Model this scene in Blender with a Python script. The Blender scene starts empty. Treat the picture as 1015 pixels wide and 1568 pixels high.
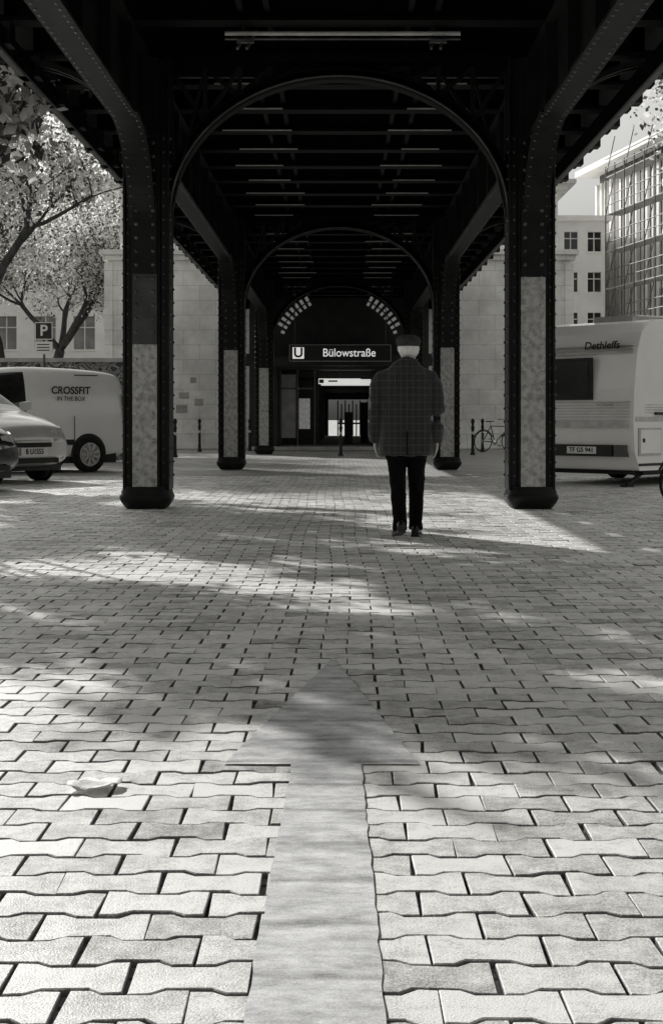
import bpy, bmesh, math, random
import numpy as np
from mathutils import Vector, Matrix, Euler
random.seed(7)
S=bpy.context.scene
rad=math.radians
S.view_settings.view_transform='Standard'
S.view_settings.look='None'
S.view_settings.exposure=0

# ------------------------------------------------------------------ materials
def g(v): return (v, v*0.992, v*0.955, 1)
def _base(name):
    m=bpy.data.materials.new(name); m.use_nodes=True
    nt=m.node_tree; b=nt.nodes['Principled BSDF']
    return m,nt,b
def N(nt,t,**k):
    n=nt.nodes.new(t)
    for a,v in k.items(): setattr(n,a,v)
    return n
def mat(name,c1,c2=None,scale=6,rough=.6,bump=.0,bscale=40,metal=0,spec=.5,stretch=(1,1,1),detail=6,coat=0,emit=0,lo=.35,hi=.65):
    m,nt,b=_base(name); L=nt.links
    if c2 is None: c2=c1*0.8
    tc=N(nt,'ShaderNodeTexCoord'); mp=N(nt,'ShaderNodeMapping'); mp.inputs['Scale'].default_value=stretch
    L.new(tc.outputs['Object'],mp.inputs['Vector'])
    no=N(nt,'ShaderNodeTexNoise'); no.inputs['Scale'].default_value=scale; no.inputs['Detail'].default_value=detail
    L.new(mp.outputs[0],no.inputs['Vector'])
    cr=N(nt,'ShaderNodeValToRGB'); e=cr.color_ramp.elements
    e[0].position=lo; e[1].position=hi; e[0].color=g(c1); e[1].color=g(c2)
    L.new(no.outputs['Fac'],cr.inputs[0]); L.new(cr.outputs[0],b.inputs['Base Color'])
    b.inputs['Roughness'].default_value=rough; b.inputs['Metallic'].default_value=metal
    b.inputs['Specular IOR Level'].default_value=spec
    b.inputs['Coat Weight'].default_value=coat
    if bump>0:
        n2=N(nt,'ShaderNodeTexNoise'); n2.inputs['Scale'].default_value=bscale; n2.inputs['Detail'].default_value=5
        L.new(mp.outputs[0],n2.inputs['Vector'])
        bp=N(nt,'ShaderNodeBump'); bp.inputs['Strength'].default_value=bump; bp.inputs['Distance'].default_value=.01
        L.new(n2.outputs['Fac'],bp.inputs['Height']); L.new(bp.outputs[0],b.inputs['Normal'])
    if emit>0:
        b.inputs['Emission Color'].default_value=g(1); b.inputs['Emission Strength'].default_value=emit
    return m

M={}
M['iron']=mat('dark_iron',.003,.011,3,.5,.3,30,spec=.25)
M['iron_in']=mat('shaded_iron',.0010,.0030,3,.6,.3,30,spec=.10)  # darker copy of the iron; underside shade is put into its colour
M['iron_edge']=mat('pale_iron',.04,.11,5,.45,.3,30)  # paler iron for edges and rivets; also paints the lit arch lip
M['paint_light']=mat('grey_paint',.27,.50,13,.5,.5,60,lo=.35,hi=.6,detail=10)
M['paint_mid']=mat('overpaint',.03,.06,5,.5,.3,60)
M['stripe']=mat('pipe_paint_and_glint',.45,.6,8,.4)  # pale paint, also used for the painted glints under the deck
M['black']=mat('black_plastic',.010,.016,8,.45,spec=.3)
M['rubber']=mat('rubber',.012,.02,12,.8,spec=.2)
M['white']=mat('white_paint',.84,.9,2,.25,coat=.5)
M['silver']=mat('silver_paint',.6,.7,2,.28,metal=.3,coat=.6)
M['darkcar']=mat('dark_paint',.02,.03,2,.25,coat=.6)
M['glass']=mat('dark_glass',.015,.03,2,.06,spec=.8)
M['winglass']=mat('window_glass',.22,.42,.8,.1,spec=.8)
M['chrome']=mat('chrome',.6,.7,2,.15,metal=1)
M['lamp']=mat('lamp_lens',.35,.6,30,.1,spec=.8)
M['plate']=mat('plate_white',.7,.8,2,.4)
M['red']=mat('tail_lens',.06,.1,30,.2)
M['skin']=mat('skin',.42,.52,20,.5,.1,200)
M['hair']=mat('white_hair',.85,.92,60,.6,.8,150,stretch=(1,1,.2))
M['trouser']=mat('trouser_cloth',.003,.006,20,.9,.3,300,spec=.1)
M['shoe']=mat('shoe_leather',.006,.01,20,.3,spec=.35)
M['bark']=mat('bark',.02,.07,9,.9,.8,20,stretch=(1,1,.4))
M['frame']=mat('metal_frame',.08,.14,8,.4,metal=.6)
M['signblack']=mat('sign_black',.008,.012,8,.35)
M['signwhite']=mat('sign_white',.8,.85,8,.4,emit=.55)
M['glow_glazing']=mat('daylight_glow_panes',.3,.6,8,.4,emit=.11)  # weak glow stands in for daylight through the panes, no lamp behind
M['paper']=mat('paper',.7,.85,20,.8,.4,60)
M['concrete']=mat('concrete',.34,.48,2.5,.85,.4,25)
M['render_wall']=mat('render_wall',.82,.92,1.2,.9,.3,15)
M['render_dark']=mat('facade_grey',.6,.7,1.2,.9,.3,15)
M['darkpanel']=mat('dark_panel',.012,.022,3,.5)

def leafmat(name,c):
    m,nt,b=_base(name); L=nt.links
    out=nt.nodes['Material Output']
    oi=N(nt,'ShaderNodeTexCoord'); no=N(nt,'ShaderNodeTexNoise'); no.inputs['Scale'].default_value=1.6
    L.new(oi.outputs['Object'],no.inputs['Vector'])
    cr=N(nt,'ShaderNodeValToRGB'); e=cr.color_ramp.elements
    e[0].position=.3;e[1].position=.7;e[0].color=g(c*.7);e[1].color=g(min(.92,c*1.3))
    L.new(no.outputs['Fac'],cr.inputs[0])
    L.new(cr.outputs[0],b.inputs['Base Color']); b.inputs['Roughness'].default_value=.5
    tr=N(nt,'ShaderNodeBsdfTranslucent'); L.new(cr.outputs[0],tr.inputs[0])
    mx=N(nt,'ShaderNodeMixShader'); mx.inputs[0].default_value=.6
    L.new(b.outputs[0],mx.inputs[1]); L.new(tr.outputs[0],mx.inputs[2]); L.new(mx.outputs[0],out.inputs[0])
    return m
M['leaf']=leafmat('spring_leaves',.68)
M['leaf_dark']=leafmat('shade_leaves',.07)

def paver_mat():
    m,nt,b=_base('paver_concrete'); L=nt.links
    tc=N(nt,'ShaderNodeTexCoord')
    at=N(nt,'ShaderNodeAttribute'); at.attribute_name='tone'
    n1=N(nt,'ShaderNodeTexNoise'); n1.inputs['Scale'].default_value=1.1; n1.inputs['Detail'].default_value=9; n1.inputs['Roughness'].default_value=.7
    n2=N(nt,'ShaderNodeTexNoise'); n2.inputs['Scale'].default_value=210; n2.inputs['Detail'].default_value=4
    n3=N(nt,'ShaderNodeTexNoise'); n3.inputs['Scale'].default_value=13; n3.inputs['Detail'].default_value=11; n3.inputs['Roughness'].default_value=.8
    for n in (n1,n2,n3): L.new(tc.outputs['Object'],n.inputs['Vector'])
    def mth(op,a,bb,cl=False):
        x=N(nt,'ShaderNodeMath',operation=op); x.use_clamp=cl
        for i,v in enumerate((a,bb)):
            if isinstance(v,(int,float)): x.inputs[i].default_value=v
            else: L.new(v,x.inputs[i])
        return x.outputs[0]
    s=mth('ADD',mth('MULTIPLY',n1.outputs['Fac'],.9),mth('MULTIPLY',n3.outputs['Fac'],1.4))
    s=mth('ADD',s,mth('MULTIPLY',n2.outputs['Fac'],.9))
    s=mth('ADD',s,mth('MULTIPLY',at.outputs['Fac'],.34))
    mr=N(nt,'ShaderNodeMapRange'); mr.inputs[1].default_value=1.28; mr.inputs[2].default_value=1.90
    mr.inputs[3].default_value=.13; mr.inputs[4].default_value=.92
    L.new(s,mr.inputs[0])
    vm=N(nt,'ShaderNodeVectorMath',operation='MULTIPLY'); vm.inputs[1].default_value=(1,.992,.955)
    L.new(mr.outputs[0],vm.inputs[0]); L.new(vm.outputs[0],b.inputs['Base Color'])
    b.inputs['Roughness'].default_value=.46; b.inputs['Specular IOR Level'].default_value=1.0
    bp=N(nt,'ShaderNodeBump'); bp.inputs['Strength'].default_value=.6; bp.inputs['Distance'].default_value=.0025
    h=mth('ADD',mth('MULTIPLY',n2.outputs['Fac'],1.0),n3.outputs['Fac'])
    L.new(h,bp.inputs['Height']); L.new(bp.outputs[0],b.inputs['Normal'])
    return m
M['paver']=paver_mat()
def brickmat(name,c1,c2,mortar,bw,bh,ms=.012,vertical=True,rough=.85,bump=.5,stain=0.6):
    m,nt,b=_base(name); L=nt.links
    tc=N(nt,'ShaderNodeTexCoord'); sp=N(nt,'ShaderNodeSeparateXYZ'); L.new(tc.outputs['Object'],sp.inputs[0])
    cb=N(nt,'ShaderNodeCombineXYZ')
    if vertical:
        ad=N(nt,'ShaderNodeMath',operation='ADD'); L.new(sp.outputs[0],ad.inputs[0]); L.new(sp.outputs[1],ad.inputs[1])
        L.new(ad.outputs[0],cb.inputs[0]); L.new(sp.outputs[2],cb.inputs[1])
    else:
        L.new(sp.outputs[0],cb.inputs[0]); L.new(sp.outputs[1],cb.inputs[1])
    br=N(nt,'ShaderNodeTexBrick'); L.new(cb.outputs[0],br.inputs['Vector'])
    br.inputs['Scale'].default_value=1; br.inputs['Brick Width'].default_value=bw; br.inputs['Row Height'].default_value=bh
    br.inputs['Mortar Size'].default_value=ms; br.inputs['Color1'].default_value=g(c1); br.inputs['Color2'].default_value=g(c2); br.inputs['Mortar'].default_value=g(mortar)
    no=N(nt,'ShaderNodeTexNoise'); no.inputs['Scale'].default_value=1.1; no.inputs['Detail'].default_value=9; no.inputs['Roughness'].default_value=.7
    L.new(tc.outputs['Object'],no.inputs['Vector'])
    mr=N(nt,'ShaderNodeMapRange'); mr.inputs[1].default_value=.35; mr.inputs[2].default_value=.6; mr.inputs[3].default_value=stain; mr.inputs[4].default_value=1.05
    L.new(no.outputs['Fac'],mr.inputs[0])
    vm=N(nt,'ShaderNodeVectorMath',operation='MULTIPLY'); L.new(br.outputs[0],vm.inputs[0]); L.new(mr.outputs[0],vm.inputs[1])
    L.new(vm.outputs[0],b.inputs['Base Color']); b.inputs['Roughness'].default_value=rough
    bp=N(nt,'ShaderNodeBump'); bp.inputs['Strength'].default_value=bump; bp.inputs['Distance'].default_value=.02
    iv=N(nt,'ShaderNodeMath',operation='SUBTRACT'); iv.inputs[0].default_value=1; L.new(br.outputs['Fac'],iv.inputs[1])
    ad2=N(nt,'ShaderNodeMath',operation='ADD'); L.new(iv.outputs[0],ad2.inputs[0]); L.new(no.outputs['Fac'],ad2.inputs[1])
    L.new(ad2.outputs[0],bp.inputs['Height']); L.new(bp.outputs[0],b.inputs['Normal'])
    return m
M['stone']=brickmat('sandstone_blocks',.88,.95,.64,1.15,.52,.010,stain=.76,bump=.3)
M['ground']=brickmat('ground_paving',.46,.60,.10,.225,.128,.008,vertical=False,stain=.6,rough=.45)
def tweed():
    m,nt,b=_base('check_tweed'); L=nt.links
    tc=N(nt,'ShaderNodeTexCoord'); sp=N(nt,'ShaderNodeSeparateXYZ'); L.new(tc.outputs['Object'],sp.inputs[0])
    def line(o,per,w):
        a=N(nt,'ShaderNodeMath',operation='PINGPONG'); a.inputs[1].default_value=per/2; L.new(o,a.inputs[0])
        c=N(nt,'ShaderNodeMath',operation='LESS_THAN'); c.inputs[1].default_value=w; L.new(a.outputs[0],c.inputs[0]); return c.outputs[0]
    l1=line(sp.outputs[0],.052,.0024); l2=line(sp.outputs[2],.062,.0024)
    l3=line(sp.outputs[0],.0125,.002); l4=line(sp.outputs[2],.0125,.002)
    def mm(op,a,c):
        x=N(nt,'ShaderNodeMath',operation=op)
        for i,v in enumerate((a,c)):
            if isinstance(v,(int,float)): x.inputs[i].default_value=v
            else: L.new(v,x.inputs[i])
        return x.outputs[0]
    no=N(nt,'ShaderNodeTexNoise'); no.inputs['Scale'].default_value=120; L.new(tc.outputs['Object'],no.inputs['Vector'])
    v=mm('MULTIPLY',mm('MAXIMUM',l1,l2),.05)
    v=mm('ADD',v,mm('MULTIPLY',mm('ADD',l3,l4),.014))
    v=mm('ADD',v,mm('MULTIPLY',no.outputs['Fac'],.06))
    L.new(v,b.inputs['Base Color']); b.inputs['Roughness'].default_value=.9
    b.inputs['Specular IOR Level'].default_value=.2
    b.inputs['Sheen Weight'].default_value=.2
    bp=N(nt,'ShaderNodeBump'); bp.inputs['Strength'].default_value=.4; bp.inputs['Distance'].default_value=.003
    L.new(no.outputs['Fac'],bp.inputs['Height']); L.new(bp.outputs[0],b.inputs['Normal'])
    return m
M['tweed']=tweed()
def graff():
    m,nt,b=_base('graffiti_paint'); L=nt.links
    tc=N(nt,'ShaderNodeTexCoord')
    n0=N(nt,'ShaderNodeTexNoise'); n0.inputs['Scale'].default_value=1.5; n0.inputs['Distortion'].default_value=2.5; L.new(tc.outputs['Object'],n0.inputs['Vector'])
    cr=N(nt,'ShaderNodeValToRGB'); cr.color_ramp.interpolation='CONSTANT'; e=cr.color_ramp.elements
    e[0].color=g(.05); e[1].position=.42; e[1].color=g(.35)
    for p,c in ((.46,.03),(.5,.25),(.56,.05),(.6,.45),(.64,.1)):
        x=e.new(p); x.color=g(c)
    L.new(n0.outputs['Fac'],cr.inputs[0]); L.new(cr.outputs[0],b.inputs['Base Color']); b.inputs['Roughness'].default_value=.7
    return m
M['graffiti']=graff()
def arrowmat():
    m,nt,b=_base('arrow_marking'); L=nt.links
    tc=N(nt,'ShaderNodeTexCoord'); mp=N(nt,'ShaderNodeMapping'); mp.inputs['Scale'].default_value=(1,2.2,1); L.new(tc.outputs['Object'],mp.inputs[0])
    n=N(nt,'ShaderNodeTexNoise'); n.inputs['Scale'].default_value=7; n.inputs['Detail'].default_value=10; n.inputs['Roughness'].default_value=.75; L.new(mp.outputs[0],n.inputs['Vector'])
    n2=N(nt,'ShaderNodeTexNoise'); n2.inputs['Scale'].default_value=180; L.new(tc.outputs['Object'],n2.inputs['Vector'])
    w=N(nt,'ShaderNodeTexWave',bands_direction='Y'); w.inputs['Scale'].default_value=1/.128/6.6; w.inputs['Distortion'].default_value=1.5; w.inputs['Detail'].default_value=3
    L.new(tc.outputs['Object'],w.inputs['Vector'])
    ad=N(nt,'ShaderNodeMath',operation='ADD'); L.new(n.outputs['Fac'],ad.inputs[0])
    q=N(nt,'ShaderNodeMath',operation='MULTIPLY'); q.inputs[1].default_value=.3; L.new(n2.outputs['Fac'],q.inputs[0]); L.new(q.outputs[0],ad.inputs[1])
    pw=N(nt,'ShaderNodeMath',operation='POWER'); pw.inputs[1].default_value=24; L.new(w.outputs['Fac'],pw.inputs[0])
    q2=N(nt,'ShaderNodeMath',operation='MULTIPLY'); q2.inputs[1].default_value=-.14; L.new(pw.outputs[0],q2.inputs[0])
    ad2=N(nt,'ShaderNodeMath',operation='ADD'); L.new(ad.outputs[0],ad2.inputs[0]); L.new(q2.outputs[0],ad2.inputs[1])
    mr=N(nt,'ShaderNodeMapRange'); mr.inputs[1].default_value=.42; mr.inputs[2].default_value=.80; mr.inputs[3].default_value=.24; mr.inputs[4].default_value=.84
    L.new(ad2.outputs[0],mr.inputs[0]); L.new(mr.outputs[0],b.inputs['Base Color']); b.inputs['Roughness'].default_value=.5
    bp=N(nt,'ShaderNodeBump'); bp.inputs['Strength'].default_value=.4; bp.inputs['Distance'].default_value=.003
    L.new(ad2.outputs[0],bp.inputs['Height']); L.new(bp.outputs[0],b.inputs['Normal'])
    return m
M['arrow']=arrowmat()

# ------------------------------------------------------------------ mesh builder
class MB:
    def __init__(s): s.v=[];s.f=[];s.m=[];s.s=[];s.mats=[];s.T=Matrix()
    def mi(s,k):
        if k not in s.mats: s.mats.append(k)
        return s.mats.index(k)
    def add(s,vs,fs,k,sm=False):
        o=len(s.v); i=s.mi(k)
        for p in vs: s.v.append(tuple(s.T@Vector(p)))
        for f in fs: s.f.append([a+o for a in f]); s.m.append(i); s.s.append(sm)
    def box(s,x0,x1,y0,y1,z0,z1,k):
        s.add([(x0,y0,z0),(x1,y0,z0),(x1,y1,z0),(x0,y1,z0),(x0,y0,z1),(x1,y0,z1),(x1,y1,z1),(x0,y1,z1)],
              [(0,3,2,1),(4,5,6,7),(0,1,5,4),(1,2,6,5),(2,3,7,6),(3,0,4,7)],k)
    def loft(s,rings,k,cap=True,closed=True,sm=True):
        n=len(rings[0]); vs=[p for r in rings for p in r]; fs=[]
        for i in range(len(rings)-1):
            for j in range(n if closed else n-1):
                a=i*n+j; b=i*n+(j+1)%n; fs.append((a,b,b+n,a+n))
        s.add(vs,fs,k,sm)
        if cap:
            s.add(rings[0],[list(range(n))[::-1]],k,False); s.add(rings[-1],[list(range(n))],k,False)
    def tube(s,pts,rs,k,n=8,cap=True,asp=None):
        pts=[Vector(p) for p in pts]
        if not isinstance(rs,(list,tuple)): rs=[rs]*len(pts)
        rings=[]; up=None
        for i,p in enumerate(pts):
            d=(pts[min(i+1,len(pts)-1)]-pts[max(i-1,0)]).normalized()
            if up is None:
                up=Vector((0,0,1)) if abs(d.z)<.9 else Vector((0,1,0))
            a=d.cross(up)
            if a.length<1e-4: a=d.cross(Vector((1,0,0)))
            a.normalize(); b=d.cross(a).normalized()
            rings.append([p+a*math.cos(t)*rs[i]+b*math.sin(t)*rs[i] for t in [2*math.pi*j/n for j in range(n)]])
        s.loft([[tuple(q) for q in r] for r in rings],k,cap)
    def lathe(s,prof,k,c=(0,0,0),axis='Z',n=24,sm=True):
        rings=[]
        for r,h in prof:
            ring=[]
            for j in range(n):
                t=2*math.pi*j/n; a,b=r*math.cos(t),r*math.sin(t)
                ring.append({'Z':(c[0]+a,c[1]+b,c[2]+h),'Y':(c[0]+a,c[1]+h,c[2]+b),'X':(c[0]+h,c[1]+a,c[2]+b)}[axis])
            rings.append(ring)
        s.loft(rings,k,True,True,sm)
    def rivet(s,p,nrm,r,k):
        nrm=Vector(nrm); a=nrm.orthogonal().normalized(); b=nrm.cross(a); p=Vector(p); n=8
        r1=[p+a*r*math.cos(2*math.pi*j/n)+b*r*math.sin(2*math.pi*j/n) for j in range(n)]
        r2=[p+nrm*r*.6+(a*math.cos(2*math.pi*j/n)+b*math.sin(2*math.pi*j/n))*r*.7 for j in range(n)]
        s.add([tuple(q) for q in r1+r2+[p+nrm*r*.85]],[(j,(j+1)%n,n+(j+1)%n,n+j) for j in range(n)]+[(n+j,n+(j+1)%n,2*n) for j in range(n)],k,True)
    def beam(s,p0,p1,w,h,k):
        p0=Vector(p0);p1=Vector(p1);d=(p1-p0).normalized()
        up=Vector((0,0,1)) if abs(d.z)<.95 else Vector((0,1,0))
        a=d.cross(up).normalized()*w/2; b=a.cross(d).normalized()*h/2
        r=lambda p:[tuple(p-a-b),tuple(p+a-b),tuple(p+a+b),tuple(p-a+b)]
        s.loft([r(p0),r(p1)],k,sm=False)
    def make(s,name,parent=None,bevel=0,loc=(0,0,0),rot=(0,0,0),subsurf=0,recalc=True,remesh=0,wr=0,seg=2):
        me=bpy.data.meshes.new(name); me.from_pydata(s.v,[],s.f)
        for k in s.mats: me.materials.append(M[k])
        me.polygons.foreach_set('material_index',s.m); me.polygons.foreach_set('use_smooth',s.s)
        if recalc:
            bm=bmesh.new(); bm.from_mesh(me)
            if subsurf or remesh: bmesh.ops.remove_doubles(bm,verts=bm.verts,dist=1e-5)
            bmesh.ops.recalc_face_normals(bm,faces=bm.faces); bm.to_mesh(me); bm.free()
        o=bpy.data.objects.new(name,me); S.collection.objects.link(o); o.location=loc; o.rotation_euler=rot
        if parent: o.parent=parent
        if remesh:
            md=o.modifiers.new('r','REMESH'); md.mode='VOXEL'; md.voxel_size=remesh; md.use_smooth_shade=True
            sm=o.modifiers.new('s','SMOOTH'); sm.iterations=4; sm.factor=.6
            if wr:
                t=bpy.data.textures.new('w','CLOUDS'); t.noise_scale=.09; t.noise_depth=2
                d=o.modifiers.new('d','DISPLACE'); d.texture=t; d.strength=wr; d.mid_level=.5; d.texture_coords='LOCAL'
        if bevel:
            b=o.modifiers.new('b','BEVEL'); b.width=bevel; b.segments=seg; b.limit_method='ANGLE'; b.angle_limit=rad(35)
        if subsurf:
            q=o.modifiers.new('ss','SUBSURF'); q.levels=subsurf; q.render_levels=subsurf
        return o
def empty(name,loc=(0,0,0),rz=0,parent=None):
    o=bpy.data.objects.new(name,None); S.collection.objects.link(o); o.location=loc; o.rotation_euler=(0,0,rz); o.empty_display_size=.1
    if parent: o.parent=parent
    return o
def text(name,body,size,loc,rot,k,parent,ex=.002,bold=0,sx=1):
    c=bpy.data.curves.new(name,'FONT'); c.body=body; c.size=size; c.extrude=ex; c.align_x='CENTER'; c.align_y='CENTER'; c.offset=bold
    c.materials.append(M[k]); o=bpy.data.objects.new(name,c); S.collection.objects.link(o); o.location=loc; o.rotation_euler=rot; o.scale=(sx,1,1)
    o.parent=parent; return o

# ------------------------------------------------------------------ camera
cam=bpy.data.cameras.new('camera'); co=bpy.data.objects.new('camera',cam); S.collection.objects.link(co)
co.location=(0,0,1.03); co.rotation_euler=(rad(90),0,0)
cam.sensor_fit='HORIZONTAL'; cam.sensor_width=24; cam.lens=24*2.07; cam.shift_x=-.0113; cam.shift_y=-.14; cam.clip_end=3000
S.camera=co
# ------------------------------------------------------------------ light
EL,AZ=27,-36
d=Vector((math.sin(rad(AZ))*math.cos(rad(EL)),math.cos(rad(AZ))*math.cos(rad(EL)),math.sin(rad(EL))))
sl=bpy.data.lights.new('sun','SUN'); sl.energy=5; sl.angle=rad(.5); sl.color=(1,.99,.965)
so=bpy.data.objects.new('sun',sl); S.collection.objects.link(so); so.rotation_euler=d.to_track_quat('Z','Y').to_euler(); so.location=(-20,40,30)
w=bpy.data.worlds.new('World'); S.world=w; w.use_nodes=True; nt=w.node_tree
sk=nt.nodes.new('ShaderNodeTexSky'); sk.sky_type='NISHITA'; sk.sun_disc=False; sk.sun_elevation=rad(EL); sk.sun_rotation=rad(AZ); sk.dust_density=4; sk.air_density=1.8; sk.ozone_density=.5
# black-and-white film response: the blue-sensitive channel of the sky, as grey
bw=nt.nodes.new('ShaderNodeSeparateColor'); vm=nt.nodes.new('ShaderNodeVectorMath'); vm.operation='MULTIPLY'; vm.inputs[1].default_value=(1,.995,.965)
bg=nt.nodes['Background']; bg.inputs[1].default_value=.14
nt.links.new(sk.outputs[0],bw.inputs[0]); nt.links.new(bw.outputs[2],vm.inputs[0]); nt.links.new(vm.outputs[0],bg.inputs[0])

# ------------------------------------------------------------------ ground
b=MB(); b.add([(-900,-300,-.016),(900,-300,-.016),(900,1500,-.016),(-900,1500,-.016)],[(0,1,2,3)],'ground'); b.make('ground',recalc=False)
def pavers():
    w,h,A=.225,.128,.0105; hw,hh=w/2,h/2; a,bb=.19*w,.31*w
    base=np.array([(-hw,-hh-A),(-bb,-hh-A),(-a,-hh+A),(a,-hh+A),(bb,-hh-A),(hw,-hh-A),(hw,hh+A),(bb,hh+A),(a,hh-A),(-a,hh-A),(-bb,hh+A),(-hw,hh+A)])
    def inset(gp,ge):
        q=base.copy(); q[:,1]-=np.sign(q[:,1])*gp
        e=np.abs(q[:,0])>hw-1e-6; q[e,0]-=np.sign(q[e,0])*ge; return q
    r0,r1,r2=inset(.007,.0055),inset(.0038,.0034),inset(.0032,.0030)
    X0,X1,Y0,Y1=-8.5,8.5,.6,25
    rows=int((Y1-Y0)/h); cols=int((X1-X0)/w)
    rng=np.random.default_rng(3)
    cx=[];cy=[]
    for r in range(rows):
        xs=X0+np.arange(cols)*w+(hw if r%2 else 0); cx.append(xs); cy.append(np.full(cols,Y0+r*h))
    cx=np.concatenate(cx);cy=np.concatenate(cy); n=len(cx)
    loc=np.concatenate([r0,r1,r2]); lz=np.concatenate([np.zeros(12),np.full(12,-.0035),np.full(12,-.03)])
    th=rng.normal(0,.012,n); tx=rng.normal(0,.009,n); ty=rng.normal(0,.009,n); dz=rng.normal(0,.0010,n)
    jx=rng.normal(0,.0022,n); jy=rng.normal(0,.0014,n)
    jit=rng.normal(0,.0016,(n,12,2)); jit=np.concatenate([jit,jit,jit],1)
    lx=loc[None,:,0]+jit[:,:,0]; ly=loc[None,:,1]+jit[:,:,1]
    c,s=np.cos(th)[:,None],np.sin(th)[:,None]
    V=np.zeros((n,36,3)); V[:,:,0]=lx*c-ly*s+(cx+jx)[:,None]; V[:,:,1]=lx*s+ly*c+(cy+jy)[:,None]
    V[:,:,1]+=.012*np.sin(V[:,:,0]*1.3+cy[:,None]*.6)
    V[:,:,0]+=.02*np.sin(cy[:,None]*.9)
    V[:,:,2]=lz[None]+dz[:,None]+tx[:,None]*lx+ty[:,None]*ly
    me=bpy.data.meshes.new('paving')
    top=np.arange(12); quads=[]
    for ring in (0,1):
        for j in range(12):
            k=(j+1)%12; A_=ring*12
            quads.append([A_+12+j,A_+12+k,A_+k,A_+j])
    pat=np.concatenate([top]+[np.array(q) for q in quads]); sizes=np.array([12]+[4]*24)
    offs=(np.arange(n)*36)[:,None]
    LI=(pat[None]+offs).ravel(); SZ=np.tile(sizes,n); ST=np.concatenate([[0],np.cumsum(SZ)[:-1]])
    me.vertices.add(n*36); me.vertices.foreach_set('co',V.ravel())
    me.loops.add(len(LI)); me.loops.foreach_set('vertex_index',LI.astype(np.int32))
    me.polygons.add(len(SZ)); me.polygons.foreach_set('loop_start',ST.astype(np.int32)); me.polygons.foreach_set('loop_total',SZ.astype(np.int32))
    me.polygons.foreach_set('use_smooth',np.zeros(len(SZ),dtype=bool))
    me.update(calc_edges=True)
    at=me.attributes.new('tone','FLOAT','POINT'); tone=np.clip(rng.normal(.5,.30,n),-.3,1.1)
    tt=np.stack([tone]*36,1); tt[:,12:24]-=1.8; tt[:,24:]-=3.5
    at.data.foreach_set('value',tt.ravel().astype(np.float32))
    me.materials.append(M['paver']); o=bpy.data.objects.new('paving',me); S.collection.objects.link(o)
pavers()
def arrow():
    b=MB(); rng=random.Random(5)
    def strip(rows,nx):
        vs=[];fs=[]
        for (y,xl,xr) in rows:
            xl+=rng.uniform(-.003,.003); xr+=rng.uniform(-.003,.003)
            for i in range(nx+1): vs.append((xl+(xr-xl)*i/nx,y,.0048))
        for r in range(len(rows)-1):
            for i in range(nx):
                a=r*(nx+1)+i; fs.append((a,a+1,a+nx+2,a+nx+1))
        b.add(vs,fs,'arrow')
    n=60; strip([(1.0+(4.075-1.0)*i/n,-.036-.145+.041*i/n,-.036+.128-.026*i/n) for i in range(n+1)],4)
    n=40; strip([(4.076+(5.9-4.076)*i/n,-.345+(.32)*i/n,.238-.262*i/n) for i in range(n+1)],8)
    b.make('arrow_marking',recalc=False)
arrow()

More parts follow.
